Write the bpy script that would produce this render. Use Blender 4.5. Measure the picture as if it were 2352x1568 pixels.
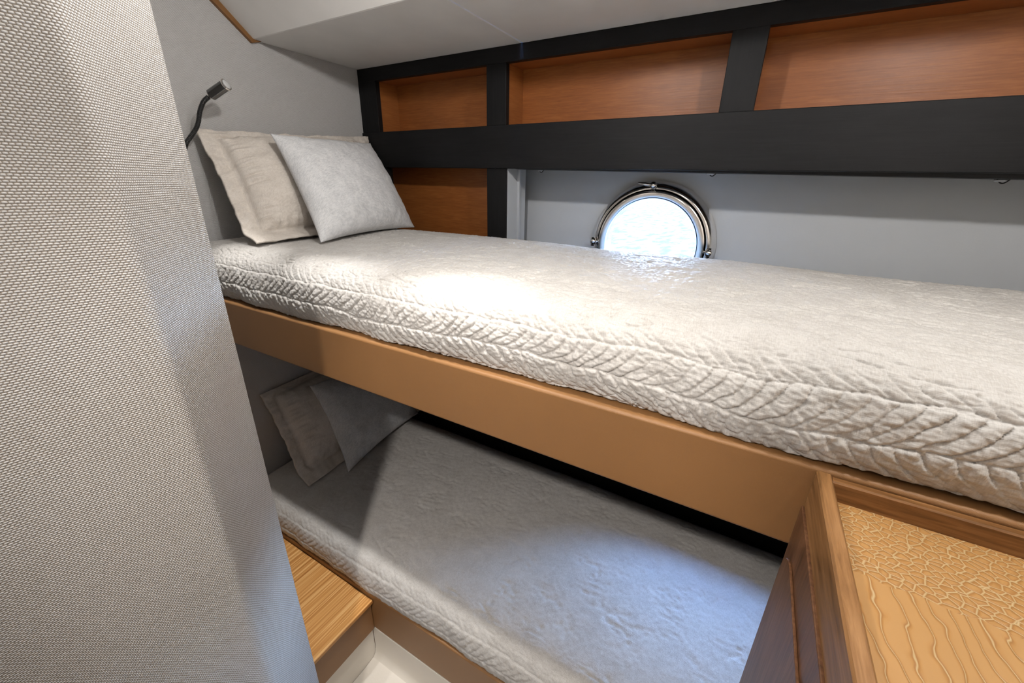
import bpy, bmesh, math, random
import numpy as np
from mathutils import Vector, Matrix

random.seed(7)
for o in list(bpy.data.objects):
    bpy.data.objects.remove(o)
sc = bpy.context.scene
COL = sc.collection
H = 1.47                       # camera height above the cabin sole; all coordinates below are relative to the lens

# ------------------------------------------------------------------ camera
cd = bpy.data.cameras.new('camera'); cam = bpy.data.objects.new('camera', cd); COL.objects.link(cam)
cd.sensor_width = 36.0; cd.sensor_fit = 'HORIZONTAL'; cd.lens = 938.55 / 2352 * 36.0
cd.clip_start = 0.01; cd.clip_end = 500
RIGHT = Vector((0.86344729, 0.50417726, 0.01624985))
DOWN = Vector((0.19670913, -0.3068684, -0.93120207))
FWD = Vector((-0.46450435, 0.80724041, -0.36414096))
m = Matrix.Identity(4)
for i in range(3):
    m[i][0] = RIGHT[i]; m[i][1] = -DOWN[i]; m[i][2] = -FWD[i]
m[2][3] = H
cam.matrix_world = m
sc.camera = cam

# ------------------------------------------------------------------ world / exposure
sc.view_settings.view_transform = 'Standard'
sc.view_settings.look = 'None'
sc.view_settings.gamma = 1.0
sc.view_settings.use_curve_mapping = False
sc.view_settings.exposure = 0.12
sc.cycles.use_denoising = True
sc.cycles.use_light_tree = False
sc.cycles.use_adaptive_sampling = True
sc.cycles.adaptive_threshold = 0.035
sc.cycles.max_bounces = 4
sc.cycles.diffuse_bounces = 3
sc.cycles.glossy_bounces = 2
sc.cycles.transmission_bounces = 3
sc.cycles.caustics_reflective = False
sc.cycles.caustics_refractive = False
sc.cycles.sample_clamp_indirect = 6.0
SKY = 115.0
w = bpy.data.worlds.new('sky'); sc.world = w; w.use_nodes = True
nt = w.node_tree; nt.nodes.clear()
wo = nt.nodes.new('ShaderNodeOutputWorld'); bg = nt.nodes.new('ShaderNodeBackground')
tc = nt.nodes.new('ShaderNodeTexCoord'); sx = nt.nodes.new('ShaderNodeSeparateXYZ')
cr = nt.nodes.new('ShaderNodeValToRGB')
cr.color_ramp.elements[0].position = 0.0; cr.color_ramp.elements[0].color = (0.55, 0.74, 1.0, 1)
cr.color_ramp.elements[1].position = 0.8; cr.color_ramp.elements[1].color = (0.07, 0.18, 0.50, 1)
nt.links.new(tc.outputs['Generated'], sx.inputs[0]); nt.links.new(sx.outputs['Z'], cr.inputs[0])
nt.links.new(cr.outputs[0], bg.inputs[0]); nt.links.new(bg.outputs[0], wo.inputs[0])
bg.inputs[1].default_value = SKY

LAMP_W = (10.5, 46.0, 11.0)    # watts: flood over the berth edge, aimed aisle lamp, added fill flood by the cabinet
FILL_BEAM_W = 20.0                  # added narrow beams over the berth edge, brightening the lower bunk's front strip
LAMP_C = (1.0, 0.97, 0.935)

# ------------------------------------------------------------------ helpers
def link(o, parent=None):
    COL.objects.link(o)
    if parent is not None:
        o.parent = parent
    return o

def props(o, label=None, cat=None, group=None, kind=None):
    if label: o['label'] = label
    if cat: o['category'] = cat
    if group: o['group'] = group
    if kind: o['kind'] = kind
    return o

def empty(name, loc):
    o = bpy.data.objects.new(name, None); COL.objects.link(o)
    o.location = (loc[0], loc[1], loc[2] + H); o.empty_display_size = 0.05
    return o

def wloc(o):
    return Vector(o.location) if o.parent is None else Vector(o.location) + wloc(o.parent)

def obj(name, bm, mat, parent=None, smooth=False, angle=None):
    """bm in lens-relative coordinates -> one mesh object with its origin at its base"""
    n = len(bm.verts)
    co = np.array([v.co[:] for v in bm.verts])
    lo, hi = co.min(0), co.max(0)
    org = Vector(((lo[0] + hi[0]) / 2, (lo[1] + hi[1]) / 2, lo[2]))
    for v in bm.verts: v.co -= org
    bm.normal_update()
    me = bpy.data.meshes.new(name); bm.to_mesh(me); bm.free()
    return fin(name, me, org, mat, parent, smooth, angle)

def fin(name, me, org, mat, parent, smooth, angle):
    if mat: me.materials.append(mat)
    if smooth or angle:
        me.polygons.foreach_set('use_smooth', [True] * len(me.polygons))
        if angle: me.set_sharp_from_angle(angle=math.radians(angle))
    o = bpy.data.objects.new(name, me)
    link(o, parent)
    pos = Vector(org) + Vector((0, 0, H))
    o.location = pos if parent is None else pos - wloc(parent)
    return o

def raw(name, V, F, mat, parent=None, smooth=True, angle=None, uv=None):
    V = np.asarray(V, float)
    lo, hi = V.min(0), V.max(0)
    org = np.array([(lo[0] + hi[0]) / 2, (lo[1] + hi[1]) / 2, lo[2]])
    me = bpy.data.meshes.new(name)
    me.from_pydata((V - org).tolist(), [], [list(f) for f in F])
    if uv is not None:
        ul = me.uv_layers.new(name='UVMap')
        idx = np.zeros(len(me.loops), int); me.loops.foreach_get('vertex_index', idx)
        ul.data.foreach_set('uv', np.asarray(uv, float)[idx].ravel())
    me.update()
    return fin(name, me, org, mat, parent, smooth, angle)

def box(x0, x1, y0, y1, z0, z1, bev=0.0, seg=2):
    bm = bmesh.new()
    bmesh.ops.create_cube(bm, size=1.0)
    for v in bm.verts:
        v.co = Vector(((x0 + x1) / 2 + v.co.x * (x1 - x0), (y0 + y1) / 2 + v.co.y * (y1 - y0), (z0 + z1) / 2 + v.co.z * (z1 - z0)))
    if bev > 0:
        bmesh.ops.bevel(bm, geom=list(bm.edges), offset=bev, segments=seg, affect='EDGES', profile=0.5)
    return bm

def prism(pts, axis, a0, a1, bev=0.0, seg=2):
    """polygon extruded along an axis: axis 'x' pts=(y,z); 'y' pts=(x,z); 'z' pts=(x,y)"""
    bm = bmesh.new()
    def P(p, a):
        return {'x': (a, p[0], p[1]), 'y': (p[0], a, p[1]), 'z': (p[0], p[1], a)}[axis]
    A = [bm.verts.new(P(p, a0)) for p in pts]; B = [bm.verts.new(P(p, a1)) for p in pts]
    n = len(pts)
    bm.faces.new(A); bm.faces.new(B[::-1])
    for i in range(n):
        bm.faces.new((A[i], B[i], B[(i + 1) % n], A[(i + 1) % n]))
    bmesh.ops.recalc_face_normals(bm, faces=bm.faces)
    if bev > 0:
        bmesh.ops.bevel(bm, geom=list(bm.edges), offset=bev, segments=seg, affect='EDGES', profile=0.5)
    return bm

def frame_of(d):
    d = d.normalized(); up = Vector((0, 0, 1)) if abs(d.z) < 0.9 else Vector((1, 0, 0))
    a = d.cross(up).normalized(); b = d.cross(a).normalized()
    return a, b

def tube(bm, pts, rad, n=12, caps=True):
    pts = [Vector(p) for p in pts]
    if not hasattr(rad, '__len__'): rad = [rad] * len(pts)
    rings = []; a = None
    for i, p in enumerate(pts):
        d = (pts[min(i + 1, len(pts) - 1)] - pts[max(i - 1, 0)]).normalized()
        if a is None: a, b = frame_of(d)
        else:
            a = (a - d * a.dot(d)).normalized(); b = d.cross(a)
        rings.append([bm.verts.new(p + (a * math.cos(t) + b * math.sin(t)) * rad[i]) for t in [2 * math.pi * k / n for k in range(n)]])
    for r0, r1 in zip(rings, rings[1:]):
        for k in range(n):
            bm.faces.new((r0[k], r0[(k + 1) % n], r1[(k + 1) % n], r1[k]))
    if caps:
        bm.faces.new(rings[0][::-1]); bm.faces.new(rings[-1])
    bmesh.ops.recalc_face_normals(bm, faces=bm.faces)
    return bm

def lathe(c, prof, axis='y', n=96, closed=False):
    """prof = (radius, offset along axis)"""
    bm = bmesh.new(); rings = []
    for r, h in prof:
        ring = []
        for k in range(n):
            t = 2 * math.pi * k / n
            if axis == 'y': p = (c[0] + r * math.cos(t), c[1] + h, c[2] + r * math.sin(t))
            else: p = (c[0] + r * math.cos(t), c[1] + r * math.sin(t), c[2] + h)
            ring.append(bm.verts.new(p))
        rings.append(ring)
    L = list(zip(rings, rings[1:])) + ([(rings[-1], rings[0])] if closed else [])
    for r0, r1 in L:
        for k in range(n):
            bm.faces.new((r0[k], r0[(k + 1) % n], r1[(k + 1) % n], r1[k]))
    bmesh.ops.recalc_face_normals(bm, faces=bm.faces)
    return bm

def ball(bm, c, r, s=(1, 1, 1), n=14):
    g = bmesh.ops.create_uvsphere(bm, u_segments=n, v_segments=n // 2 + 1, radius=r)
    for v in g['verts']:
        v.co = Vector((c[0] + v.co.x * s[0], c[1] + v.co.y * s[1], c[2] + v.co.z * s[2]))
    return bm

def catmull(P, n):
    P = np.array(P, float); Q = np.vstack([2 * P[0] - P[1], P, 2 * P[-1] - P[-2]]); out = []
    for i in range(1, len(Q) - 2):
        for t in np.linspace(0, 1, n, endpoint=False):
            a, b, c, d = Q[i - 1], Q[i], Q[i + 1], Q[i + 2]
            out.append(0.5 * ((2 * b) + (-a + c) * t + (2 * a - 5 * b + 4 * c - d) * t * t + (-a + 3 * b - 3 * c + d) * t ** 3))
    out.append(P[-1]); return np.array(out)

# numpy gradient noise
_r = np.random.RandomState(3); _perm = _r.permutation(512); _perm = np.concatenate([_perm, _perm])
_ang = _r.rand(512) * 2 * np.pi; _gx, _gy = np.cos(_ang), np.sin(_ang)
def pn(x, y, seed=0):
    x = np.asarray(x, float) + seed * 17.3; y = np.asarray(y, float) + seed * 9.1
    x, y = np.broadcast_arrays(x, y)
    xi = np.floor(x).astype(int); yi = np.floor(y).astype(int); fx = x - xi; fy = y - yi
    def g(i, j, dx, dy):
        h = _perm[(_perm[i & 511] + j) & 511]
        return _gx[h] * dx + _gy[h] * dy
    u = fx * fx * fx * (fx * (fx * 6 - 15) + 10); v = fy * fy * fy * (fy * (fy * 6 - 15) + 10)
    a = g(xi, yi, fx, fy); b = g(xi + 1, yi, fx - 1, fy); c = g(xi, yi + 1, fx, fy - 1); d = g(xi + 1, yi + 1, fx - 1, fy - 1)
    return ((a * (1 - u) + b * u) * (1 - v) + (c * (1 - u) + d * u) * v) * 1.5
def sstep(a, b, x):
    t = np.clip((x - a) / (b - a), 0, 1); return t * t * (3 - 2 * t)

# ------------------------------------------------------------------ materials
def srgb(r, g, b):
    f = lambda c: (c / 255 / 12.92) if c / 255 <= 0.04045 else ((c / 255 + 0.055) / 1.055) ** 2.4
    return (f(r), f(g), f(b), 1.0)

class Mat:
    def __init__(s, name, rough=0.6, spec=0.5, metal=0.0):
        s.m = bpy.data.materials.new(name); s.m.use_nodes = True; s.t = s.m.node_tree
        s.b = s.t.nodes['Principled BSDF']
        s.b.inputs['Roughness'].default_value = rough
        s.b.inputs['Specular IOR Level'].default_value = spec
        s.b.inputs['Metallic'].default_value = metal
    def n(s, kind, **kw):
        nd = s.t.nodes.new(kind)
        for k, v in kw.items():
            if k in nd.inputs: nd.inputs[k].default_value = v
            else: setattr(nd, k, v)
        return nd
    def l(s, a, b): s.t.links.new(a, b)
    def coords(s, kind='Object', scale=(1, 1, 1), rot=(0, 0, 0)):
        tc = s.n('ShaderNodeTexCoord'); mp = s.n('ShaderNodeMapping')
        mp.inputs['Scale'].default_value = scale; mp.inputs['Rotation'].default_value = rot
        s.l(tc.outputs[kind], mp.inputs[0]); return mp.outputs[0]
    def noise(s, vec, scale, detail=3, rough=0.55, dist=0.0):
        nd = s.n('ShaderNodeTexNoise'); nd.inputs['Scale'].default_value = scale; nd.inputs['Detail'].default_value = detail
        nd.inputs['Roughness'].default_value = rough; nd.inputs['Distortion'].default_value = dist
        s.l(vec, nd.inputs['Vector']); return nd.outputs['Fac']
    def ramp(s, fac, stops):
        r = s.n('ShaderNodeValToRGB'); e = r.color_ramp.elements
        while len(e) < len(stops): e.new(0.5)
        for i, (p, c) in enumerate(stops): e[i].position = p; e[i].color = c
        s.l(fac, r.inputs[0]); return r.outputs[0]
    def math(s, op, a, b=None):
        nd = s.n('ShaderNodeMath', operation=op)
        for i, x in enumerate((a, b)):
            if x is None: continue
            if isinstance(x, (int, float)): nd.inputs[i].default_value = x
            else: s.l(x, nd.inputs[i])
        return nd.outputs[0]
    def mix(s, fac, a, b, mode='MIX'):
        nd = s.n('ShaderNodeMix', data_type='RGBA', blend_type=mode)
        for sock, x in ((nd.inputs['Factor'], fac), (nd.inputs[6], a), (nd.inputs[7], b)):
            if isinstance(x, (int, float)): sock.default_value = x
            elif isinstance(x, tuple): sock.default_value = x
            else: s.l(x, sock)
        return nd.outputs[2]
    def bump(s, h, dist=0.001, strength=1.0, prev=None):
        nd = s.n('ShaderNodeBump'); nd.inputs['Distance'].default_value = dist; nd.inputs['Strength'].default_value = strength
        s.l(h, nd.inputs['Height'])
        if prev is not None: s.l(prev, nd.inputs['Normal'])
        s.l(nd.outputs[0], s.b.inputs['Normal']); return nd.outputs[0]
    def col(s, c):
        if isinstance(c, tuple): s.b.inputs['Base Color'].default_value = c
        else: s.l(c, s.b.inputs['Base Color'])
        return s

def weave_mat(name, light, dark, pitch=0.0026, bumpd=0.0009):
    M = Mat(name, rough=0.85, spec=0.15)
    v = M.coords('UV')
    nz = M.n('ShaderNodeTexNoise'); nz.inputs['Scale'].default_value = 120; nz.inputs['Detail'].default_value = 2; M.l(v, nz.inputs['Vector'])
    off = M.n('ShaderNodeVectorMath', operation='MULTIPLY_ADD'); M.l(nz.outputs['Color'], off.inputs[0])
    off.inputs[1].default_value = (0.0022, 0.0009, 0); M.l(v, off.inputs[2])
    so = M.n('ShaderNodeSeparateXYZ'); M.l(off.outputs[0], so.inputs[0])
    v1 = M.math('DIVIDE', so.outputs['Y'], pitch); row = M.math('FLOOR', v1); fv = M.math('FRACT', v1)
    u1 = M.math('ADD', M.math('DIVIDE', so.outputs['X'], pitch * 1.6), M.math('MULTIPLY', row, 0.5)); fu = M.math('FRACT', u1)
    dot = M.math('MULTIPLY', M.math('SINE', M.math('MULTIPLY', fu, math.pi)), M.math('SINE', M.math('MULTIPLY', fv, math.pi)))
    mid_ = tuple((a * 0.55 + b * 0.45) for a, b in zip(light, dark))
    base = M.ramp(dot, [(0.08, dark), (0.30, mid_), (0.62, light)])
    # slubs: darker and browner threads here and there
    sl = M.noise(M.coords('UV', scale=(60, 420, 1)), 1.0, 2)
    c = M.mix(M.ramp(sl, [(0.52, (0, 0, 0, 1)), (0.72, (0.35, 0.35, 0.35, 1))]), base, dark)
    big = M.noise(M.coords('UV', scale=(9, 9, 1)), 1.0, 2)
    c = M.mix(M.ramp(big, [(0.3, (0, 0, 0, 1)), (0.7, (0.10, 0.10, 0.10, 1))]), c, dark)
    M.col(c)
    h = dot
    M.bump(h, bumpd)
    return M.m

def wood_mat(name, dark, mid, light, axis='x', grain=60.0, rough=0.42, figure=1.0, contrast=1.0, spec=0.4):
    M = Mat(name, rough=rough, spec=spec)
    s = {'x': (1.0, 14, 14), 'y': (14, 1.0, 14), 'z': (14, 14, 1.0)}[axis]
    v = M.coords('Object', scale=s)
    fine = M.noise(v, grain / 5.0, 5, 0.62, 0.4)
    s2 = {'x': (1.0, 4.5, 4.5), 'y': (4.5, 1.0, 4.5), 'z': (4.5, 4.5, 1.0)}[axis]
    wide = M.noise(M.coords('Object', scale=s2), 2.2 * figure, 3, 0.5, 1.2)
    f = M.math('ADD', M.math('MULTIPLY', fine, 0.62), M.math('MULTIPLY', wide, 0.45))
    k = 0.16 / contrast
    M.col(M.ramp(f, [(0.53 - k, dark), (0.53, mid), (0.53 + k, light)]))
    s3 = {'x': (4, 260, 260), 'y': (260, 4, 260), 'z': (260, 260, 4)}[axis]
    pore = M.noise(M.coords('Object', scale=s3), 1.0, 1)
    M.bump(pore, 0.00025, 0.7)
    return M.m

def leather_mat(name, c, rough=0.45):
    M = Mat(name, rough=rough, spec=0.45)
    v = M.coords()
    big = M.noise(v, 5, 3)
    M.col(M.mix(M.ramp(big, [(0.3, (0, 0, 0, 1)), (0.75, (1, 1, 1, 1))]), tuple(x * 0.9 for x in c[:3]) + (1,), c))
    vo = M.n('ShaderNodeTexVoronoi', feature='DISTANCE_TO_EDGE'); vo.inputs['Scale'].default_value = 650; M.l(v, vo.inputs['Vector'])
    M.bump(M.math('MINIMUM', vo.outputs['Distance'], 0.25), 0.0005, 0.6)
    return M.m

def plain_mat(name, c, rough=0.5, spec=0.5, metal=0.0, nscale=40, var=0.06, bumpd=0.0002):
    M = Mat(name, rough, spec, metal)
    v = M.coords(); nz = M.noise(v, nscale, 3)
    M.col(M.mix(nz, tuple(x * (1 - var) for x in c[:3]) + (1,), tuple(min(1, x * (1 + var)) for x in c[:3]) + (1,)))
    if bumpd: M.bump(M.noise(v, nscale * 12, 2), bumpd)
    return M.m

def cloth_mat(name, c, c2, thread=900, bumpd=0.0004, crease=0.0, rough=0.9, spec=0.1):
    M = Mat(name, rough=rough, spec=spec)
    v = M.coords()
    a = M.noise(M.coords(scale=(thread * 0.15, thread, thread)), 1.0, 0)
    b = M.noise(M.coords(scale=(thread, thread * 0.15, thread * 0.15)), 1.0, 0)
    t = M.math('ADD', M.math('MULTIPLY', a, 0.5), M.math('MULTIPLY', b, 0.5))
    mot = M.noise(v, 26, 4)
    f = M.math('ADD', M.math('MULTIPLY', t, 0.6), M.math('MULTIPLY', mot, 0.4))
    M.col(M.ramp(f, [(0.36, c2), (0.6, c)]))
    h = M.math('ADD', t, M.math('MULTIPLY', M.noise(v, 160, 2), crease))
    M.bump(h, bumpd)
    return M.m

weave = weave_mat('woven_wallcovering', srgb(204, 203, 202), srgb(140, 130, 118))
weave_wall = weave_mat('woven_wallcovering_fine', srgb(212, 211, 210), srgb(168, 165, 162), pitch=0.0022, bumpd=0.0006)
black_wood = wood_mat('black_stained_wood', srgb(13, 13, 14), srgb(18, 18, 19), srgb(23, 23, 24), 'x', rough=0.55, spec=0.22)
cherry = wood_mat('cherry_veneer', srgb(112, 62, 26), srgb(148, 88, 42), srgb(178, 114, 60), 'x', grain=95, rough=0.4, contrast=0.5)
oak = wood_mat('teak_rail', srgb(88, 58, 30), srgb(128, 88, 50), srgb(158, 116, 74), 'x', grain=60, rough=0.35)
oak_y = wood_mat('teak_rail_lengthwise', srgb(104, 72, 40), srgb(142, 102, 62), srgb(172, 130, 86), 'y', grain=60, rough=0.35)
oak_z = wood_mat('walnut_upright', srgb(76, 50, 34), srgb(108, 74, 50), srgb(134, 96, 68), 'z', grain=60, rough=0.38)
M = Mat('striped_shelf_veneer', rough=0.4, spec=0.4)
st_ = M.math('ADD', M.math('MULTIPLY', M.noise(M.coords(scale=(130, 1.6, 1)), 1.0, 3, 0.6, 0.3), 0.6), M.math('MULTIPLY', M.noise(M.coords(scale=(420, 3, 1)), 1.0, 2), 0.4))
M.col(M.ramp(st_, [(0.34, srgb(160, 102, 46)), (0.5, srgb(206, 148, 82)), (0.66, srgb(242, 200, 138))]))
M.bump(st_, 0.0002, 0.6); zebra = M.m
tan = leather_mat('tan_leather', srgb(148, 107, 66))
white_leather = leather_mat('white_headliner', srgb(240, 238, 235), rough=0.55)
hull_white = plain_mat('white_hull_lining', srgb(196, 199, 202), rough=0.42, nscale=20, var=0.02)
gel = plain_mat('white_moulding', srgb(228, 222, 212), rough=0.4, nscale=12, var=0.03)
cream = plain_mat('cream_panel', srgb(236, 232, 226), rough=0.6, nscale=12, var=0.03)
spread = cloth_mat('quilted_linen', srgb(203, 200, 196), srgb(184, 180, 175), crease=0.9, rough=0.6, spec=0.3)
pillow_cloth = cloth_mat('beige_linen', srgb(222, 214, 205), srgb(204, 195, 185), crease=1.0)
cushion_cloth = cloth_mat('grey_wool', srgb(226, 226, 227), srgb(198, 199, 201), thread=600, bumpd=0.0006, crease=0.4)
mattress_cloth = cloth_mat('white_ticking', srgb(226, 226, 226), srgb(208, 208, 208))
chrome = plain_mat('polished_steel', (0.86, 0.83, 0.80, 1), rough=0.12, metal=1.0, var=0.02, bumpd=0)
dark_chrome = plain_mat('dark_reflecting_chrome', (0.16, 0.16, 0.16, 1), rough=0.12, metal=1.0, var=0.02, bumpd=0)  # chrome darkened in colour to stand in for dark reflections on the head
black_rubber = plain_mat('black_rubber', srgb(18, 18, 19), rough=0.45, bumpd=0.0001)
black_plastic = plain_mat('black_blind', srgb(10, 10, 12), rough=0.5)
steel_grey = plain_mat('brushed_aluminium', (0.7, 0.72, 0.75, 1), rough=0.35, metal=0.6, var=0.03)
brown = plain_mat('brown_trim', srgb(128, 88, 46), rough=0.55)

M = Mat('porthole_glass', rough=0.0)
M.t.nodes.remove(M.b)
gl = M.n('ShaderNodeBsdfGlass'); gl.inputs['IOR'].default_value = 1.05; gl.inputs['Roughness'].default_value = 0.0; gl.inputs['Color'].default_value = (0.95, 0.98, 1, 1)
tr = M.n('ShaderNodeBsdfTransparent'); tr.inputs['Color'].default_value = (0.92, 0.96, 1.0, 1)
gs = M.n('ShaderNodeBsdfGlossy'); gs.inputs['Roughness'].default_value = 0.02
fr = M.n('ShaderNodeFresnel'); fr.inputs['IOR'].default_value = 1.45
mx = M.n('ShaderNodeMixShader'); M.l(fr.outputs[0], mx.inputs[0]); M.l(tr.outputs[0], mx.inputs[1]); M.l(gs.outputs[0], mx.inputs[2])
M.l(mx.outputs[0], M.t.nodes['Material Output'].inputs[0]); M.t.nodes.remove(gl)
glass = M.m

M = Mat('lamp_lens', rough=0.12, spec=0.8); M.col(srgb(205, 205, 205)); 
M.bump(M.noise(M.coords(), 400, 2), 0.001); lens = M.m
M = Mat('downlight_glow'); M.col((1, 1, 1, 1)); M.b.inputs['Emission Color'].default_value = LAMP_C + (1,); M.b.inputs['Emission Strength'].default_value = 20; glow = M.m

M = Mat('sea_water', rough=0.12, spec=0.6)
v = M.coords(scale=(1, 0.45, 1))
M.b.inputs['Specular IOR Level'].default_value = 0.0
M.b.inputs['Roughness'].default_value = 0.9
M.col(M.ramp(M.noise(v, 2.4, 4), [(0.38, (0.044, 0.043, 0.040, 1)), (0.6, (0.082, 0.074, 0.066, 1))]))
M.bump(M.math('ADD', M.noise(v, 1.6, 4), M.math('MULTIPLY', M.noise(v, 6, 3), 0.4)), 0.5, 0.6); sea_mat = M.m

# crocodile-embossed leather: rounded scales that stretch into long belly plates towards the aisle
M = Mat('crocodile_embossed_leather', rough=0.35, spec=0.5)
tc = M.n('ShaderNodeTexCoord'); sp = M.n('ShaderNodeSeparateXYZ'); M.l(tc.outputs['Object'], sp.inputs[0])
nz = M.n('ShaderNodeTexNoise'); nz.inputs['Scale'].default_value = 14; M.l(tc.outputs['Object'], nz.inputs['Vector'])
wob = M.n('ShaderNodeVectorMath', operation='MULTIPLY_ADD'); M.l(nz.outputs['Color'], wob.inputs[0]); wob.inputs[1].default_value = (0.010, 0.010, 0); M.l(tc.outputs['Object'], wob.inputs[2])
mp = M.n('ShaderNodeMapping'); mp.inputs['Scale'].default_value = (105, 135, 105); mp.inputs['Rotation'].default_value = (0, 0, 0.5); M.l(wob.outputs[0], mp.inputs[0])
vo = M.n('ShaderNodeTexVoronoi', feature='DISTANCE_TO_EDGE'); vo.inputs['Scale'].default_value = 1; vo.inputs['Randomness'].default_value = 0.8
M.l(mp.outputs[0], vo.inputs['Vector'])
small = vo.outputs['Distance']
n2 = M.noise(M.coords('Object', scale=(16, 9, 1)), 1.0, 3, 0.6)
xx = M.math('ADD', M.math('MULTIPLY', sp.outputs['X'], 72.0), M.math('ADD', M.math('MULTIPLY', n2, 3.6), M.math('MULTIPLY', sp.outputs['Y'], 9.0)))
longp = M.math('ABSOLUTE', M.math('SUBTRACT', M.math('FRACT', xx), 0.5))
longp = M.math('SUBTRACT', 0.5, longp)
side = M.math('ADD', M.math('ADD', M.math('MULTIPLY', sp.outputs['Y'], -1.0), M.math('MULTIPLY', sp.outputs['X'], -0.02)), M.math('MULTIPLY', nz.outputs['Fac'], 0.05))
CROC_SPLIT = M.math('GREATER_THAN', side, -0.155)
d = M.n('ShaderNodeMix', data_type='FLOAT'); M.l(CROC_SPLIT, d.inputs[0]); M.l(small, d.inputs[2]); M.l(M.math('MULTIPLY', longp, 1.9), d.inputs[3])
dd = d.outputs[0]
M.col(M.ramp(dd, [(0.0, srgb(200, 176, 136)), (0.045, srgb(190, 158, 110)), (0.10, srgb(160, 112, 60)), (0.26, srgb(184, 138, 82)), (0.5, srgb(188, 144, 90))]))
M.bump(M.math('MINIMUM', dd, 0.30), 0.003, 0.6)
croc_mat = M.m

# ------------------------------------------------------------------ structure
XL, XR, YN, YH = -1.466, 0.75, -1.1, 1.5
ZF, ZC, ZC1 = -1.47, 0.50, 0.395
o = obj('floor', box(XL - 0.05, XR + 0.05, YN - 0.05, YH + 0.1, ZF - 0.04, ZF), wood_mat('sole_boards', srgb(110, 76, 46), srgb(150, 108, 70), srgb(176, 134, 92), 'x'))
props(o, kind='structure')

def uvbox_wall(name, pts, z0, z1, mat, rnd=0.012):
    """vertical prism with rounded convex corners and perimeter/height uv (metres)"""
    P = [Vector((p[0], p[1])) for p in pts]; n = len(P); out = []
    for i in range(n):
        a, b, c = P[i - 1], P[i], P[(i + 1) % n]
        d0 = (a - b).normalized(); d1 = (c - b).normalized()
        for k in range(7):
            t = k / 6
            p0 = b + d0 * rnd; p1 = b + d1 * rnd
            out.append(p0 * (1 - t) ** 2 + b * 2 * t * (1 - t) + p1 * t * t)
    out.append(out[0]); s = 0; V = []; UV = []; F = []
    for i, p in enumerate(out):
        if i: s += (p - out[i - 1]).length
        V += [(p.x, p.y, z0), (p.x, p.y, z1)]; UV += [(s, z0), (s, z1)]
    for i in range(len(out) - 1):
        F.append((2 * i, 2 * i + 2, 2 * i + 3, 2 * i + 1))
    m_ = len(out) - 1
    F.append([2 * i for i in range(m_)][::-1]); F.append([2 * i + 1 for i in range(m_)])
    return props(raw(name, V, F, mat, smooth=True, angle=50, uv=UV), kind='structure')

# fabric-covered partition at the doorway (two faces meeting at a soft corner) and the fabric head wall
uvbox_wall('wall_partition', [(-0.80, YN + 0.02), (-0.584, 0.184), (-0.7215, 0.3215), (XL, 0.3215), (XL, YN + 0.02)], ZF, ZC, weave)
uvbox_wall('wall_left', [(XL, 0.30), (XL, YH + 0.02), (XL - 0.04, YH + 0.02), (XL - 0.04, 0.30)], ZF, ZC + 0.02, weave_wall, 0.002)
props(obj('wall_right', box(XR, XR + 0.04, YN, YH + 0.05, ZF, ZC + 0.02), cream), kind='structure')
props(obj('wall_near', box(XL, XR, YN - 0.04, YN, ZF, ZC + 0.02), cream), kind='structure')

# hull side with two round openings
PORTS = [(-0.311, -0.195), (0.08, -0.70)]; RH = 0.172
def hull():
    bm = bmesh.new()
    xs = sorted([XL, XR] + [p[0] + s * 0.25 for p in PORTS for s in (-1, 1)])
    zs = sorted([ZF, ZC] + [p[1] + s * 0.25 for p in PORTS for s in (-1, 1)])
    vm = {}
    def V(x, z):
        k = (round(x, 5), round(z, 5))
        if k not in vm: vm[k] = bm.verts.new((x, YH, z))
        return vm[k]
    rects = []
    for i in range(len(xs) - 1):
        for j in range(len(zs) - 1):
            rects.append((xs[i], xs[i + 1], zs[j], zs[j + 1]))
    for (a, b, c, d) in rects:
        if any(abs((a + b) / 2 - p[0]) < 0.25 and abs((c + d) / 2 - p[1]) < 0.25 for p in PORTS): continue
        bm.faces.new((V(a, c), V(b, c), V(b, d), V(a, d)))
    for px, pz in PORTS:
        N = 64; inner = []; outer = []
        for k in range(N):
            t = 2 * math.pi * (k + 0.5) / N; c, s = math.cos(t), math.sin(t)
            inner.append(bm.verts.new((px + RH * c, YH, pz + RH * s)))
            q = 0.25 / max(abs(c), abs(s)); outer.append(bm.verts.new((px + q * c, YH, pz + q * s)))
        for k in range(N):
            k2 = (k + 1) % N
            bm.faces.new((inner[k], inner[k2], outer[k2], outer[k]))
        for sx_, sz_, t in ((1, 1, 45), (-1, 1, 135), (-1, -1, 225), (1, -1, 315)):
            k = int(t / 360 * N) - 1
            cv = V(px + sx_ * 0.25, pz + sz_ * 0.25)
            bm.faces.new((outer[k % N], outer[(k + 1) % N], cv))
    bmesh.ops.recalc_face_normals(bm, faces=bm.faces)
    if bm.faces[:][0].normal.y > 0: bmesh.ops.reverse_faces(bm, faces=bm.faces)
    bm.faces.ensure_lookup_table()
    r = bmesh.ops.extrude_face_region(bm, geom=list(bm.faces))
    for v in [g for g in r['geom'] if isinstance(g, bmesh.types.BMVert)]: v.co.y += 0.05
    bmesh.ops.recalc_face_normals(bm, faces=bm.faces)
    return bm
props(obj('wall_far', hull(), hull_white), kind='structure')

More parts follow.
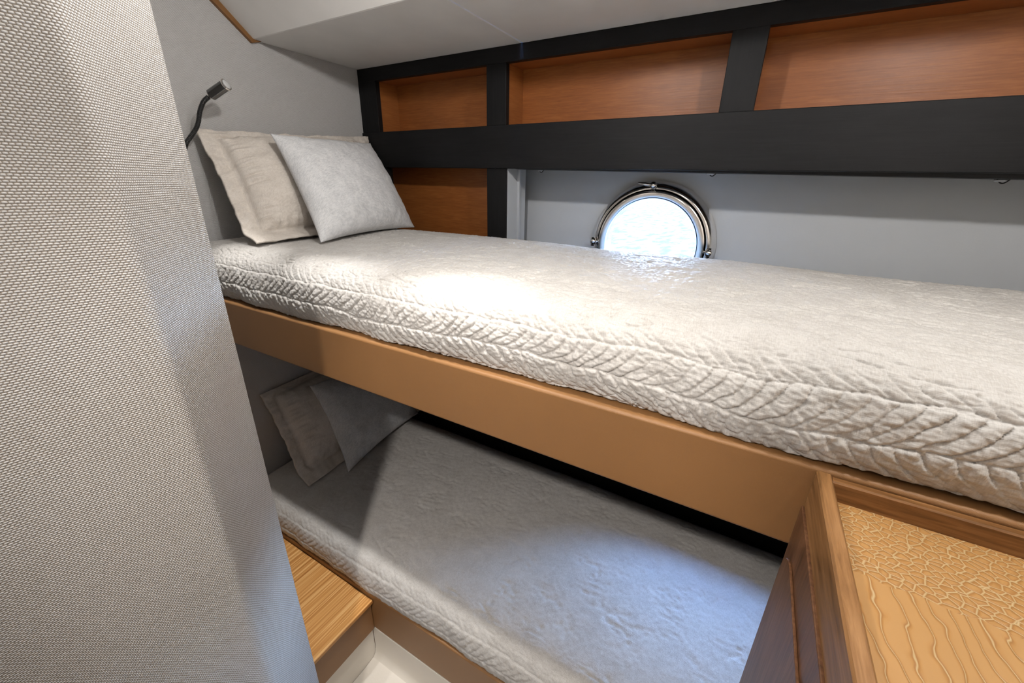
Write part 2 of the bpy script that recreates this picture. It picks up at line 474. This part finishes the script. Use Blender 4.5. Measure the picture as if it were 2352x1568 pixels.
# ceiling: low panels over the berth, a slope, and the raised part over the aisle
ce = empty('ceiling', (-0.3, 0.5, ZC)); props(ce, kind='structure')
SE = -0.732
for a, b in ((XL, SE - 0.0015), (SE + 0.0015, XR)):
    obj('panel', box(a, b, 0.90, YH + 0.02, ZC1, ZC1 + 0.02, 0.003), white_leather, ce)
    obj('panel', prism([(0.90, ZC1), (0.90, ZC1 + 0.02), (0.78, ZC + 0.02), (0.78, ZC)], 'x', a, b, 0.002), white_leather, ce)
obj('panel', box(XL, XR, YN, 0.78, ZC, ZC + 0.02, 0.002), white_leather, ce)
props(obj('trim_1', prism([(0.895, 0.385), (0.925, 0.3949), (0.905, 0.3949), (0.785, 0.4999), (0.755, 0.4999), (0.755, 0.497)], 'x', XL, XL + 0.012), brown), kind='structure')

# ------------------------------------------------------------------ portholes (with their own daylight portals)
def porthole(i, c, label):
    t = empty('window_%d' % i, (c[0], YH, c[1] - 0.2)); props(t, label=label, kind='structure')
    cc = (c[0], YH, c[1])
    obj('outer_ring', lathe(cc, [(0.2065, 0.0), (0.2065, -0.005), (0.2045, -0.012), (0.199, -0.026), (0.191, -0.037), (0.1850, -0.041), (0.180, -0.041), (0.1772, -0.034), (0.1768, 0.0)]), chrome, t, smooth=True, angle=40)
    obj('inner_ring', lathe(cc, [(0.1762, -0.012), (0.1762, -0.043), (0.1745, -0.0475), (0.1690, -0.0505), (0.1570, -0.049), (0.1520, -0.045), (0.1505, 0.03), (0.170, 0.03), (0.170, -0.012)], closed=True), chrome, t, smooth=True, angle=40)
    g = bmesh.new(); bmesh.ops.create_circle(g, cap_ends=True, segments=64, radius=0.1504)
    for v in g.verts: v.co = Vector((c[0] + v.co.x, YH - 0.02, c[1] + v.co.y))
    r = bmesh.ops.extrude_face_region(g, geom=list(g.faces))
    for v in [q for q in r['geom'] if isinstance(q, bmesh.types.BMVert)]: v.co.y += 0.006
    bmesh.ops.recalc_face_normals(g, faces=g.faces)
    obj('glass_pane', g, glass, t)
    for k, ang in enumerate((92, 180, 358, 270)):
        a = math.radians(ang); ux, uz = math.cos(a), math.sin(a)
        def P(r_, dy, s=0.0): return (c[0] + ux * r_ - uz * s, YH + dy, c[1] + uz * r_ + ux * s)
        bm = bmesh.new()
        tube(bm, [P(0.176, -0.046), P(0.203, -0.046)], 0.006, 10)
        ball(bm, P(0.192, -0.050), 0.0125, n=16)
        lt = obj('latch', bm, chrome, t, smooth=True)
        bm = bmesh.new()
        if k == 0: tube(bm, [P(0.192, -0.056, 0.004), P(0.195, -0.060, 0.022), P(0.199, -0.063, 0.046)], [0.0065, 0.006, 0.0035], 10)
        else: tube(bm, [P(0.194, -0.052, -0.014), P(0.194, -0.052, 0.016)], [0.006, 0.006], 10)
        obj('thumb_screw', bm, chrome, lt, smooth=True)
    ld = bpy.data.lights.new('daylight_portal', 'AREA'); ld.shape = 'DISK'; ld.size = 0.345; ld.cycles.is_portal = True
    lo = bpy.data.objects.new('daylight_portal', ld); link(lo, t)
    lo.location = Vector((c[0], YH + 0.06, c[1] + H)) - Vector(t.location); lo.rotation_euler = (math.radians(-90), 0, 0)
porthole(1, PORTS[0], 'round polished steel porthole above the upper berth, half hidden by the bed')
porthole(2, PORTS[1], 'round porthole beside the lower berth hidden behind the leather rail')

props(obj('sea', box(-60, 60, 2.2, 160, -2.6, -2.5), sea_mat), label='bright rippled sea water seen through the porthole', cat='sea', kind='stuff')

# ------------------------------------------------------------------ black face-frame shelf unit along the hull
YF, YB = 1.30, 1.42
un = empty('wall_shelf_unit', (-0.4, YB, -0.3))
props(un, 'black framed wall shelf with cherry wood compartments above the upper berth', 'shelf')
def bbot(x): return 0.0455 + (x + 1.347) * (0.0325 - 0.0455) / 1.757
bm = box(XL + 0.001, XR - 0.001, YF - 0.006, YF + 0.022, 0.0, 0.174, 0.002)
for v in bm.verts:
    if v.co.z < 0.05: v.co.z = v.co.z + bbot(v.co.x)
obj('crossbeam', bm, black_wood, un)
obj('top_rail', box(XL + 0.001, XR - 0.001, YF, YF + 0.022, 0.350, ZC1 - 0.0005, 0.0015), black_wood, un)
ST = [(XL + 0.001, -1.372), (-0.862, -0.787), (-0.146, -0.067), (0.640, XR - 0.001)]
black_up = wood_mat('black_stained_upright', srgb(13, 13, 14), srgb(18, 18, 19), srgb(23, 23, 24), 'z', rough=0.55, spec=0.22)
for a, b in ST:
    obj('stile', box(a, b, YF, YF + 0.022, 0.1735, 0.3505, 0.0015), black_up, un)
for a, b in ((XL + 0.001, -1.350), (-0.862, -0.780)):
    obj('lower_stile', box(a, b, YF, YF + 0.022, -0.34, 0.047, 0.0015), black_up, un)
cherry_y = wood_mat('cherry_divider', srgb(118, 68, 30), srgb(148, 90, 44), srgb(172, 112, 60), 'y', grain=95, rough=0.4, contrast=0.5)
for (a0, a1), (b0, b1) in zip(ST, ST[1:]):
    obj('back_panel', box(a1 - 0.02, b0 + 0.02, YB, YB + 0.012, 0.16, 0.372), cherry, un)
    obj('shelf_board', box(a1 - 0.02, b0 + 0.02, YF + 0.0225, YB - 0.0005, 0.158, 0.172), cherry, un)
    obj('compartment_top', box(a1 - 0.02, b0 + 0.02, YF + 0.0225, YB - 0.0005, 0.3525, 0.366), cherry, un)
for (a, b) in ST[:3]:
    obj('divider', box(b - 0.02, b - 0.004, YF + 0.0225, YB - 0.0005, 0.1725, 0.352), cherry_y, un)
obj('back_panel', box(-1.44, -0.85, YB, YB + 0.012, -0.34, 0.06), cherry, un)
obj('compartment_top', box(-1.44, -0.85, YF + 0.0225, YB - 0.0005, 0.060, 0.072), cherry, un)
obj('divider', box(-0.875, -0.861, YF + 0.0225, YB - 0.0005, -0.34, 0.06), cherry_y, un)
obj('window_reveal', box(-0.800, -0.7795, YF + 0.004, 1.436, -0.34, 0.06, 0.001), hull_white, un)
bm = box(-0.7795, -0.770, 1.372, 1.384, -0.34, 0.04, 0.001)
obj('side_channel', bm, steel_grey, un)

# ------------------------------------------------------------------ blind cassette under the beam
bl = empty('roller_blind', (0.0, 1.4, 0.02)); props(bl, 'slim black roller blind cassette tucked under the black beam over the porthole', 'blind')
bm = box(-0.768, XR - 0.002, 1.335, 1.425, 0.0, 0.045, 0.002)
for v in bm.verts:
    v.co.z = v.co.z * 0.5 + (0.0405 + (v.co.x + 0.75) * (0.0229 - 0.0405) / 1.17)
obj('cassette', bm, black_plastic, bl)
for hx, hz in ((-0.705, 0.038), (-0.148, 0.030), (0.452, 0.020)):
    bm = bmesh.new(); ball(bm, (hx, 1.41, hz), 0.008, (1.5, 0.8, 0.5)); h_ = obj('hook', bm, steel_grey, bl, smooth=True)
    bm = bmesh.new(); pts = [(hx - 0.008 + 0.022 * t, 1.407, hz + 0.004 - 0.010 * math.sin(math.pi * t)) for t in np.linspace(0, 1, 9)]
    tube(bm, pts, 0.0014, 6); obj('cord_loop', bm, black_rubber, h_, smooth=True)

# ------------------------------------------------------------------ berths
def rail(name, label, z0, z1, x0, x1, base):
    t = empty(name, ((x0 + x1) / 2, 0.9, z0)); props(t, label, 'bunk')
    bm = box(x0, x1, 0.55, 0.586, z0, z1, 0.006, 4)
    sb = obj('side_board', bm, tan, t, smooth=True)
    wn = sb.modifiers.new('face_normals', 'WEIGHTED_NORMAL'); wn.weight = 100; wn.keep_sharp = True
    obj('base_panel', box(x0, x1, 0.5865, 1.275, base, base + 0.018), black_plastic, t)
    for y in (0.62, 1.22):
        obj('base_batten', box(x0, x1, y, y + 0.03, base + 0.018, base + 0.03), black_plastic, t)
    return t
rail('bunk_frame', 'upper bunk with a wide tan leather side board under the quilted cover', -0.452, -0.322, XL + 0.002, XR - 0.002, -0.44)
rail('bunk_frame', 'lower bunk with a tan leather side board near the floor', -1.327, -1.172, XL + 0.002, XR - 0.002, -1.30)

def bedspread(name, label, dz, dy, x0, x1, res, amp, seed, foot_lower, zclip):
    prof = catmull([(0.588, -0.336), (0.577, -0.326), (0.566, -0.305), (0.561, -0.280), (0.563, -0.252), (0.571, -0.226), (0.590, -0.201), (0.622, -0.186),
                    (0.70, -0.178), (0.85, -0.174), (1.0, -0.1735), (1.12, -0.176), (1.19, -0.181), (1.235, -0.196), (1.262, -0.225), (1.274, -0.262)], 30)
    seg = np.r_[0, np.cumsum(np.hypot(*np.diff(prof, axis=0).T))]
    L = seg[-1]; nx = int((x1 - x0) / res)
    s = np.r_[np.arange(0, 0.20, res * 0.75), np.arange(0.20, L, res * 1.5)]; ns = len(s)
    py = np.interp(s, seg, prof[:, 0]); pz = np.interp(s, seg, prof[:, 1])
    ty = np.gradient(py, s); tz = np.gradient(pz, s); nl = np.hypot(ty, tz); ny, nz_ = -tz / nl, ty / nl
    i0 = np.argmin(np.abs(prof[:, 1] + 0.226) + (prof[:, 0] > 0.8)); s0 = seg[i0]
    X = np.linspace(x0, x1, nx)
    XX, SS = np.meshgrid(X, s - s0, indexing='ij')
    front = 1 - sstep(-0.005, 0.055, SS)                # 1 on the hanging side, 0 on the flat top
    # leaf-rib quilting: bands along the bed, slanted ribs in alternate directions
    wv = 0.009 * pn(XX * 5, SS * 8, seed) + 0.0038 * pn(XX * 24, SS * 26, seed + 1)
    S2 = SS + wv
    wb = 0.048
    k = np.floor(S2 / wb); t = S2 / wb - k
    sgn = np.where(k % 2 == 0, 1.0, -1.0)
    spc = 0.0235
    r = (XX + sgn * (t * 0.046 + 0.006 * np.sin(np.pi * t)) + 0.009 * pn(XX * 11, SS * 9, seed + 2) + 0.003 * pn(XX * 40, SS * 40, seed + 17)) / spc + 0.37 * k
    dr = np.abs(r - np.round(r)) * spc * 0.72
    ds = np.minimum(t, 1 - t) * wb
    mask = np.clip(0.55 + 1.1 * pn(XX * 9, SS * 16, seed + 3), 0.05, 1)
    rib = 1 - np.exp(-(dr / 0.0014))
    seam = 1 - np.exp(-(ds / 0.0018))
    body = sstep(-0.112, -0.085, SS)                   # below the second band the cover hangs plain
    topm = (0.18 + 0.82 * front) * (0.15 + 0.85 * body) * (1 - 0.45 * (SS > 0) * front)
    mk = np.where(front > 0.5, np.clip(mask + 0.35, 0, 1), mask)
    h = amp * (0.0032 * rib * mk * topm + 0.0030 * seam * (0.15 + 0.85 * front) * (0.3 + 0.7 * body))
    # each leaf tilts a little, so its lower edge stands proud (scale-like)
    h += amp * 0.0026 * (r - np.floor(r) - 0.5) * front * seam * mk * body + amp * 0.0012 * (t - 0.5) * front
    # puckers between the stitches
    h += amp * (0.0013 * pn(XX * 70, SS * 60, seed + 4) * (0.65 + 0.35 * front) + 0.0011 * pn(XX * 120 + SS * 40, SS * 190, seed + 5))
    cr_ = np.abs(pn(XX * 44 + SS * 30, SS * 40 - XX * 14, seed + 6))
    h += amp * (0.0040 + 0.0004 * front + 0.0040 * (S2 < -wb) * front) * np.minimum(cr_, 0.2)
    cr2 = np.abs(pn(XX * 15 - SS * 6, SS * 52 + XX * 5, seed + 12))
    h -= amp * 0.0055 * np.exp(-cr2 / 0.09) * (1 - front) * np.clip(2.6 * pn(XX * 10, SS * 18, seed + 14) + 0.1, 0, 1)
    cr3 = np.abs(pn(XX * 9, SS * 60, seed + 15))
    h -= amp * 0.0030 * np.exp(-cr3 / 0.14) * (1 - body) * np.clip(pn(XX * 5, SS * 9, seed + 16) + 0.3, 0, 1)
    # slow undulation of the mattress and of the tucked edge
    h += 0.006 * pn(XX * 2.3, SS * 3.0, seed + 7) + 0.007 * front * pn(XX * 4.5, SS * 5, seed + 8) + 0.0035 * front * pn(XX * 15, SS * 9, seed + 13)
    # long soft folds where the cover is pulled round the edge
    h += 0.0030 * np.exp(-((SS - 0.05) / 0.05) ** 2) * pn(XX * 16, SS * 6, seed + 9)
    # faint seam sewn across the cover
    xs_ = 0.08 + 0.006 * pn(SS * 9, 0 * XX, seed)
    h -= amp * 0.0014 * np.exp(-np.abs(XX - xs_) / 0.0025) * np.clip(0.5 + pn(SS * 25, 0 * XX, seed + 2), 0, 1)
    low = sstep(0.0, -s0, SS)
    Y = py[None, :] + ny[None, :] * h + dy
    Z = pz[None, :] + nz_[None, :] * h
    Z += 0.008 * sstep(-0.10, -s0, SS) * pn(XX * 6, 0 * SS, seed + 10)
    Z -= foot_lower * sstep(-0.1, 0.5, XX) * sstep(0.0, 0.12, SS)
    hem = zclip + 0.004 * pn(XX * 7, 0 * SS, seed + 10) + 0.002 * pn(XX * 22, 0 * SS, seed + 11)
    Z = np.where(SS < 0.05, np.maximum(Z, hem), Z)
    # head and foot ends rolled down
    e = np.minimum(XX - x0, x1 - XX); roll = 1 - np.sqrt(np.clip(1 - np.clip(1 - e / 0.05, 0, 1) ** 2, 0, 1))
    Z -= roll * np.clip(Z + 0.32, 0, 1) * 0.8
    V = np.stack([XX, Y, Z + dz], -1).reshape(-1, 3)
    a = (np.arange(nx - 1)[:, None] * ns + np.arange(ns - 1)[None, :]).ravel()
    F = np.stack([a, a + ns, a + ns + 1, a + 1], -1)
    lo, hi = V.min(0), V.max(0); org = np.array([(lo[0] + hi[0]) / 2, (lo[1] + hi[1]) / 2, lo[2]])
    me = bpy.data.meshes.new(name)
    me.vertices.add(len(V)); me.vertices.foreach_set('co', (V - org).astype(np.float32).ravel())
    me.loops.add(F.size); me.loops.foreach_set('vertex_index', F.astype(np.int32).ravel())
    me.polygons.add(len(F)); me.polygons.foreach_set('loop_start', np.arange(0, F.size, 4, dtype=np.int32))
    me.update(calc_edges=True); me.validate()
    o = fin(name, me, org, spread, None, True, None)
    return props(o, label, 'bedspread')

bedspread('quilted_bedspread', 'cream quilted bedspread covering the upper bunk below the porthole', 0.0, 0.0, XL + 0.006, XR - 0.02, 0.0016, 1.0, 1, 0.008, -0.318)
bedspread('quilted_bedspread', 'cream quilted bedspread covering the lower bunk in the shade', -0.868, -0.006, XL + 0.006, XR - 0.02, 0.0034, 0.62, 31, 0.0, -0.299)
for z, lab in ((-0.4095, 'white mattress under the cream cover of the upper bunk'), (-1.269, 'white mattress under the cream cover of the lower bunk')):
    o = obj('mattress', box(XL + 0.03, XR - 0.04, 0.592, 1.25, z, z + 0.205, 0.035, 4), mattress_cloth, None, smooth=True)
    props(o, lab, 'mattress')

ll = empty('berth_lining', (-0.35, 1.29, -1.15)); props(ll, 'black lining boards along the hull behind the lower bunk', 'lining')
obj('sill_board', box(XL + 0.002, XR - 0.002, 1.278, 1.296, -1.29, -0.86, 0.002), black_wood, ll)
obj('head_board', box(XL + 0.002, XR - 0.002, 1.278, 1.296, -0.59, -0.455, 0.002), black_wood, ll)  # unseen board, lower edge set to cut down the lower porthole's daylight

# ------------------------------------------------------------------ pillows and cushions
def soft(name, label, cat, c, thick, mat, n=90, pinch=0.05, flange=0.0, seed=0, wr=1.0, power=2.2, group=None, fold=0.0):
    """c = bottom-left, bottom-right, top-right, top-left corners; front faces +x"""
    BL, BR, TR, TL = [np.array(q, float) for q in c]
    u = np.linspace(-1, 1, n); U, Vv = np.meshgrid(u, u, indexing='ij')
    U2 = U * (1 - pinch * (1 - Vv ** 2) * np.abs(U) ** 3); V2 = Vv * (1 - pinch * (1 - U ** 2) * np.abs(Vv) ** 3)
    a = (U2[..., None] + 1) / 2; b = (V2[..., None] + 1) / 2
    base = BL * (1 - a) * (1 - b) + BR * a * (1 - b) + TR * a * b + TL * (1 - a) * b
    nrm = np.cross(BR - BL + TR - TL, TL - BL + TR - BR); nrm /= np.linalg.norm(nrm)
    if nrm[0] < 0: nrm = -nrm
    q = 1 - flange
    pu = np.clip(np.abs(U) / q, 0, 1); pv = np.clip(np.abs(Vv) / q, 0, 1)
    t = thick / 2 * ((1 - pu ** power) * (1 - pv ** power)) ** (0.36 if flange else 0.5)
    t = np.maximum(t, 0.004 if flange else 0.0025)
    edge = np.maximum(np.abs(U), np.abs(Vv))
    fl = sstep(q - 0.06, q + 0.02, edge) if flange else 0 * edge
    wav = 0.008 * fl * (pn(U * 5, Vv * 5, seed + 5) + 0.4 * pn(U * 15, Vv * 15, seed + 6)) if flange else 0
    wr_h = wr * (0.003 * pn(U * 3.2 + 0.6 * Vv, Vv * 5, seed) + 0.0022 * pn(U * 9, Vv * 7, seed + 1) * sstep(0.3, 0.95, edge) + 0.001 * pn(U * 26, Vv * 22, seed + 2))
    if flange:   # gathers running in from the stitched border
        g = np.exp(-((edge - q + 0.06) / 0.09) ** 2)
        along = np.where(np.abs(U) > np.abs(Vv), Vv, U)
        wr_h = wr_h + 0.006 * g * pn(along * 15, edge * 3, seed + 3) + 0.0035 * g * pn(along * 34, edge * 4, seed + 4)
        st = np.exp(-((edge - q) / 0.014) ** 2); wr_h = wr_h - 0.007 * st; wr_h = wr_h + 0.004 * np.exp(-((edge - q - 0.05) / 0.03) ** 2)
        low = sstep(-0.35, -0.95, Vv); wr_h = wr_h + 0.004 * low * (np.abs(pn(U * 10 + Vv * 4, Vv * 14, seed + 9)) - .2)
    mid = base + nrm * (wav if flange else 0 * edge)[..., None] + np.array([0, 0, -1.0]) * (0.0)
    fr_ = mid + nrm * (t + wr_h * np.clip(t / 0.02, 0.4, 1))[..., None]
    bk = mid - nrm * t[..., None] * 0.8
    if fold:     # bottom border lies forward on the bed
        f_ = sstep(-q + 0.05, -1.0, Vv)[..., None] * fold
        for arr in (fr_, bk): arr += np.array([0.045, 0, 0.0]) * f_
    zmin = min(BL[2], BR[2]) - 0.004
    V = np.concatenate([fr_.reshape(-1, 3), bk.reshape(-1, 3)]); V[:, 2] = np.maximum(V[:, 2], zmin + 0.35 * (V[:, 2] - zmin))
    N = n * n; F = []
    for i in range(n - 1):
        for j in range(n - 1):
            p = i * n + j
            F.append((p, p + n, p + n + 1, p + 1)); F.append((N + p, N + p + 1, N + p + n + 1, N + p + n))
    for i in range(n - 1):
        for (p, p2) in ((i * n, (i + 1) * n), ((i + 1) * n + n - 1, i * n + n - 1), (i + 1, i), ((n - 1) * n + i, (n - 1) * n + i + 1)):
            F.append((p, N + p, N + p2, p2))
    o = raw(name, V, F, mat, None, True)
    bm = bmesh.new(); bm.from_mesh(o.data); bmesh.ops.remove_doubles(bm, verts=bm.verts, dist=1e-6); bmesh.ops.recalc_face_normals(bm, faces=bm.faces); bm.to_mesh(o.data); bm.free()
    return props(o, label, cat, group)

PB = [(-1.235, 0.640, -0.172), (-1.255, 1.262, -0.172), (-1.432, 1.290, 0.158), (-1.432, 0.664, 0.122)]
CB = [(-1.078, 0.760, -0.172), (-1.142, 1.215, -0.170), (-1.325, 1.203, 0.125), (-1.290, 0.799, 0.119)]
soft('pillow', 'beige linen pillow with a wide stitched border leaning on the upper bunk wall', 'pillow', PB, 0.17, pillow_cloth, 150, 0.03, 0.15, 3, 1.4, 2.0, 'beige pillows', 1.0)
soft('cushion', 'light grey square cushion leaning on the beige pillow of the upper bunk', 'cushion', CB, 0.145, cushion_cloth, 90, 0.075, 0.0, 11, 0.8, 2.0, 'grey cushions')
def mv(c, d, s=1): return [tuple(np.array(q) + np.array(d)) for q in c]
PL = [(q[0], min(q[1], 1.268), q[2]) for q in mv(PB, (-0.03, 0.022, -0.868))]; CLo = mv(CB, (-0.085, 0.03, -0.868))
soft('pillow', 'beige linen pillow in shadow at the head of the lower bunk', 'pillow', PL, 0.165, pillow_cloth, 90, 0.03, 0.15, 23, 1.4, 2.0, 'beige pillows', 1.0)
soft('cushion', 'grey square cushion in shadow on the lower bunk', 'cushion', CLo, 0.145, cushion_cloth, 70, 0.075, 0.0, 29, 0.8, 2.0, 'grey cushions')

# ------------------------------------------------------------------ gooseneck reading lamp
rl = empty('reading_lamp', (XL, 0.60, 0.04)); props(rl, 'black gooseneck reading lamp with a chrome tipped head on the grey wall', 'lamp')
bm = bmesh.new(); tube(bm, [(XL, 0.60, 0.045), (XL + 0.016, 0.60, 0.045), (XL + 0.022, 0.60, 0.045)], [0.026, 0.026, 0.020], 24)
obj('wall_plate', bm, chrome, rl, smooth=True, angle=40)
path = catmull([(XL + 0.02, 0.60, 0.045), (-1.425, 0.618, 0.062), (-1.410, 0.629, 0.088), (-1.400, 0.651, 0.118), (-1.390, 0.660, 0.140), (-1.380, 0.665, 0.165), (-1.367, 0.674, 0.189), (-1.352, 0.688, 0.205)], 40)
path = path[np.r_[0:len(path):1]]
rad = 0.0056 + 0.0007 * np.cos(np.arange(len(path)) * math.pi / 2)
bm = bmesh.new(); tube(bm, path.tolist(), rad.tolist(), 12); obj('flexible_neck', bm, black_rubber, rl, smooth=True)
h0 = Vector((-1.352, 0.688, 0.205)); h1 = Vector((-1.318, 0.7055, 0.2245)); dr_ = (h1 - h0).normalized()
hd0 = h0; hd1 = h0 + dr_ * 0.052
bm = bmesh.new(); tube(bm, [h0 - dr_ * 0.006, h0], [0.0065, 0.0075], 20); obj('collar', bm, chrome, rl, smooth=True, angle=40)
bm = bmesh.new(); tube(bm, [hd0, hd0 + dr_ * 0.002, hd1], [0.0118, 0.0135, 0.0135], 28); hb = obj('lamp_head', bm, dark_chrome, rl, smooth=True, angle=40)
bm = bmesh.new(); tube(bm, [hd1, hd1 + dr_ * 0.002, hd1 + dr_ * 0.0045], [0.0143, 0.0152, 0.0146], 28); obj('rim', bm, chrome, hb, smooth=True, angle=40)
bm = bmesh.new(); tube(bm, [hd1 + dr_ * 0.0046, hd1 + dr_ * 0.006, hd1 + dr_ * 0.0068], [0.0125, 0.011, 0.005], 24); obj('lens', bm, lens, hb, smooth=True)

# ------------------------------------------------------------------ cabinet with the leather-lined tray top
cb = empty('cabinet', (0.43, 0.3, ZF)); props(cb, 'wooden cabinet with raised edges round a crocodile leather tray top', 'cabinet')
CX0, CX1, CY0, CY1, CT = 0.122, XR - 0.004, -0.06, 0.5488, -0.326
FW = 0.0155
obj('edge_rail', prism([(CX0, CT - 0.055), (CX0, CT - 0.002), (CX0 + 0.002, CT), (CX0 + FW - 0.002, CT), (CX0 + FW, CT - 0.002), (CX0 + FW, CT - 0.055)], 'y', CY0, CY1), oak_y, cb)
obj('edge_rail', prism([(CY1 - 0.013, CT - 0.055), (CY1 - 0.013, CT - 0.003), (CY1 - 0.011, CT - 0.001), (CY1 - 0.003, CT - 0.001), (CY1, CT - 0.003), (CY1, CT - 0.055)], 'x', CX0 + FW, CX1), oak, cb)
obj('leather_tray', box(CX0 + FW, CX1, CY0 + 0.002, CY1 - 0.013, CT - 0.05, CT - 0.027), croc_mat, cb)
sd = obj('side_panel', box(CX0 - 0.003, CX0 + 0.014, CY0, CY1, ZF + 0.002, CT - 0.056, 0.0012), oak_z, cb)
# far stile of the side panel beside the door and the door with its rounded corner
R_, dy1, dz1 = 0.045, 0.536, -0.437
arc = [(dy1 - R_ + R_ * math.cos(t), dz1 - R_ + R_ * math.sin(t)) for t in np.linspace(0, math.pi / 2, 12)]
pts = [(dy1, ZF + 0.12)] + arc + [(0.02, dz1), (0.02, ZF + 0.12)]
dpts = pts
obj('door', prism(dpts, 'x', CX0 - 0.0062, CX0 - 0.0031, 0.0008, 2), oak_z, cb)
obj('body_carcass', box(CX0 + 0.0145, CX1, CY0 + 0.002, CY1 - 0.001, ZF + 0.002, CT - 0.0565), oak_z, cb)

# ------------------------------------------------------------------ corner locker with striped wood top by the lower bunk
lk = empty('corner_locker', (-1.1, 0.4, ZF)); props(lk, 'low corner locker with a striped wood top beside the lower bunk', 'locker')
LX = -0.788
obj('top_board', box(XL + 0.002, LX, 0.3225, 0.5485, -1.204, -1.192, 0.0015), zebra, lk)
obj('fascia_board', box(XL + 0.002, LX - 0.012, 0.3225, 0.5485, -1.326, -1.2045, 0.002), tan, lk)
obj('plinth_panel', box(XL + 0.002, LX - 0.024, 0.3225, 0.5485, ZF + 0.001, -1.3265), gel, lk)

# white moulded plinth under the lower bunk, swept into the cabin sole
bm = prism([(0.5495, -1.3275), (0.5495, -1.40), (0.5485, -1.43), (0.544, -1.448), (0.535, -1.458), (0.50, -1.462), (0.2, -1.4625), (0.2, -1.4695), (0.62, -1.4695), (0.62, -1.3275)], 'x', LX - 0.023, CX0 - 0.012)
o = obj('moulded_plinth', bm, gel, None, smooth=True, angle=35); props(o, 'white moulded plinth curving into the floor under the lower bunk', 'plinth')
bm = bmesh.new(); ball(bm, (-0.60, 0.485, -1.4625), 0.05, (1.3, 1.0, 0.62), 24)
geom = list(bm.verts) + list(bm.edges) + list(bm.faces)
bmesh.ops.bisect_plane(bm, geom=geom, plane_co=(0, 0, -1.4624), plane_no=(0, 0, -1), clear_outer=True)
o = obj('moulded_boss', bm, gel, None, smooth=True); props(o, 'rounded white moulding on the floor beside the plinth', 'moulding')

# ------------------------------------------------------------------ recessed ceiling downlights, some added unseen as fill
def downlight(x, y, lab, flood=0.0, aimed=0.0, beam=0.0):
    t = empty('ceiling_downlight', (x, y, ZC - 0.004)); props(t, lab, 'light', 'ceiling downlights')
    obj('bezel', lathe((x, y, ZC), [(0.038, 0.0), (0.037, -0.004), (0.030, -0.005), (0.026, -0.002), (0.026, 0.0)], 'z', 40), chrome, t, smooth=True)
    bm = bmesh.new(); tube(bm, [(x, y, ZC - 0.0002), (x, y, ZC - 0.0014)], 0.0255, 32); obj('diffuser', bm, glow, t)
    for kind, p in (('POINT', flood), ('SPOT', aimed), ('SPOT', beam)):
        if not p: continue
        ld = bpy.data.lights.new('downlight_' + kind.lower(), kind); ld.energy = p; ld.color = (1.0, 0.93, 0.86) if aimed else LAMP_C
        ld.shadow_soft_size = 0.02
        if kind == 'SPOT': ld.spot_size = math.radians(54 if aimed else 40); ld.spot_blend = 0.7 if aimed else 1.0
        lo = bpy.data.objects.new(ld.name, ld); link(lo, t); lo.location = (0, 0, -0.028)
        if aimed: lo.rotation_euler = Vector((-0.25, 1.25, -1.5)).to_track_quat('-Z', 'Y').to_euler()   # aim chosen to light the lower bunk and spare the partition
downlight(-0.45, 0.49, 'recessed ceiling downlight above the middle of the upper bunk edge', LAMP_W[0], 0, FILL_BEAM_W)  # its narrow beam is added to brighten the lower bunk edge
downlight(-0.82, 0.49, 'added unseen fill downlight second from the head wall above the bunk edge', 0, 0, FILL_BEAM_W)  # added lamp, brightens the front strip of the lower bunk
downlight(-1.18, 0.49, 'added unseen fill downlight nearest the head wall above the bunk edge', 0, 0, FILL_BEAM_W)  # also added, extends the bright strip towards the head wall
downlight(-0.18, -0.40, 'recessed ceiling downlight over the aisle behind the camera', 2.0, LAMP_W[1], 0)
downlight(0.36, 0.49, 'added unseen fill downlight above the cabinet tray', LAMP_W[2], 0, 0)  # added flood, fills the right of the upper bed and the partition
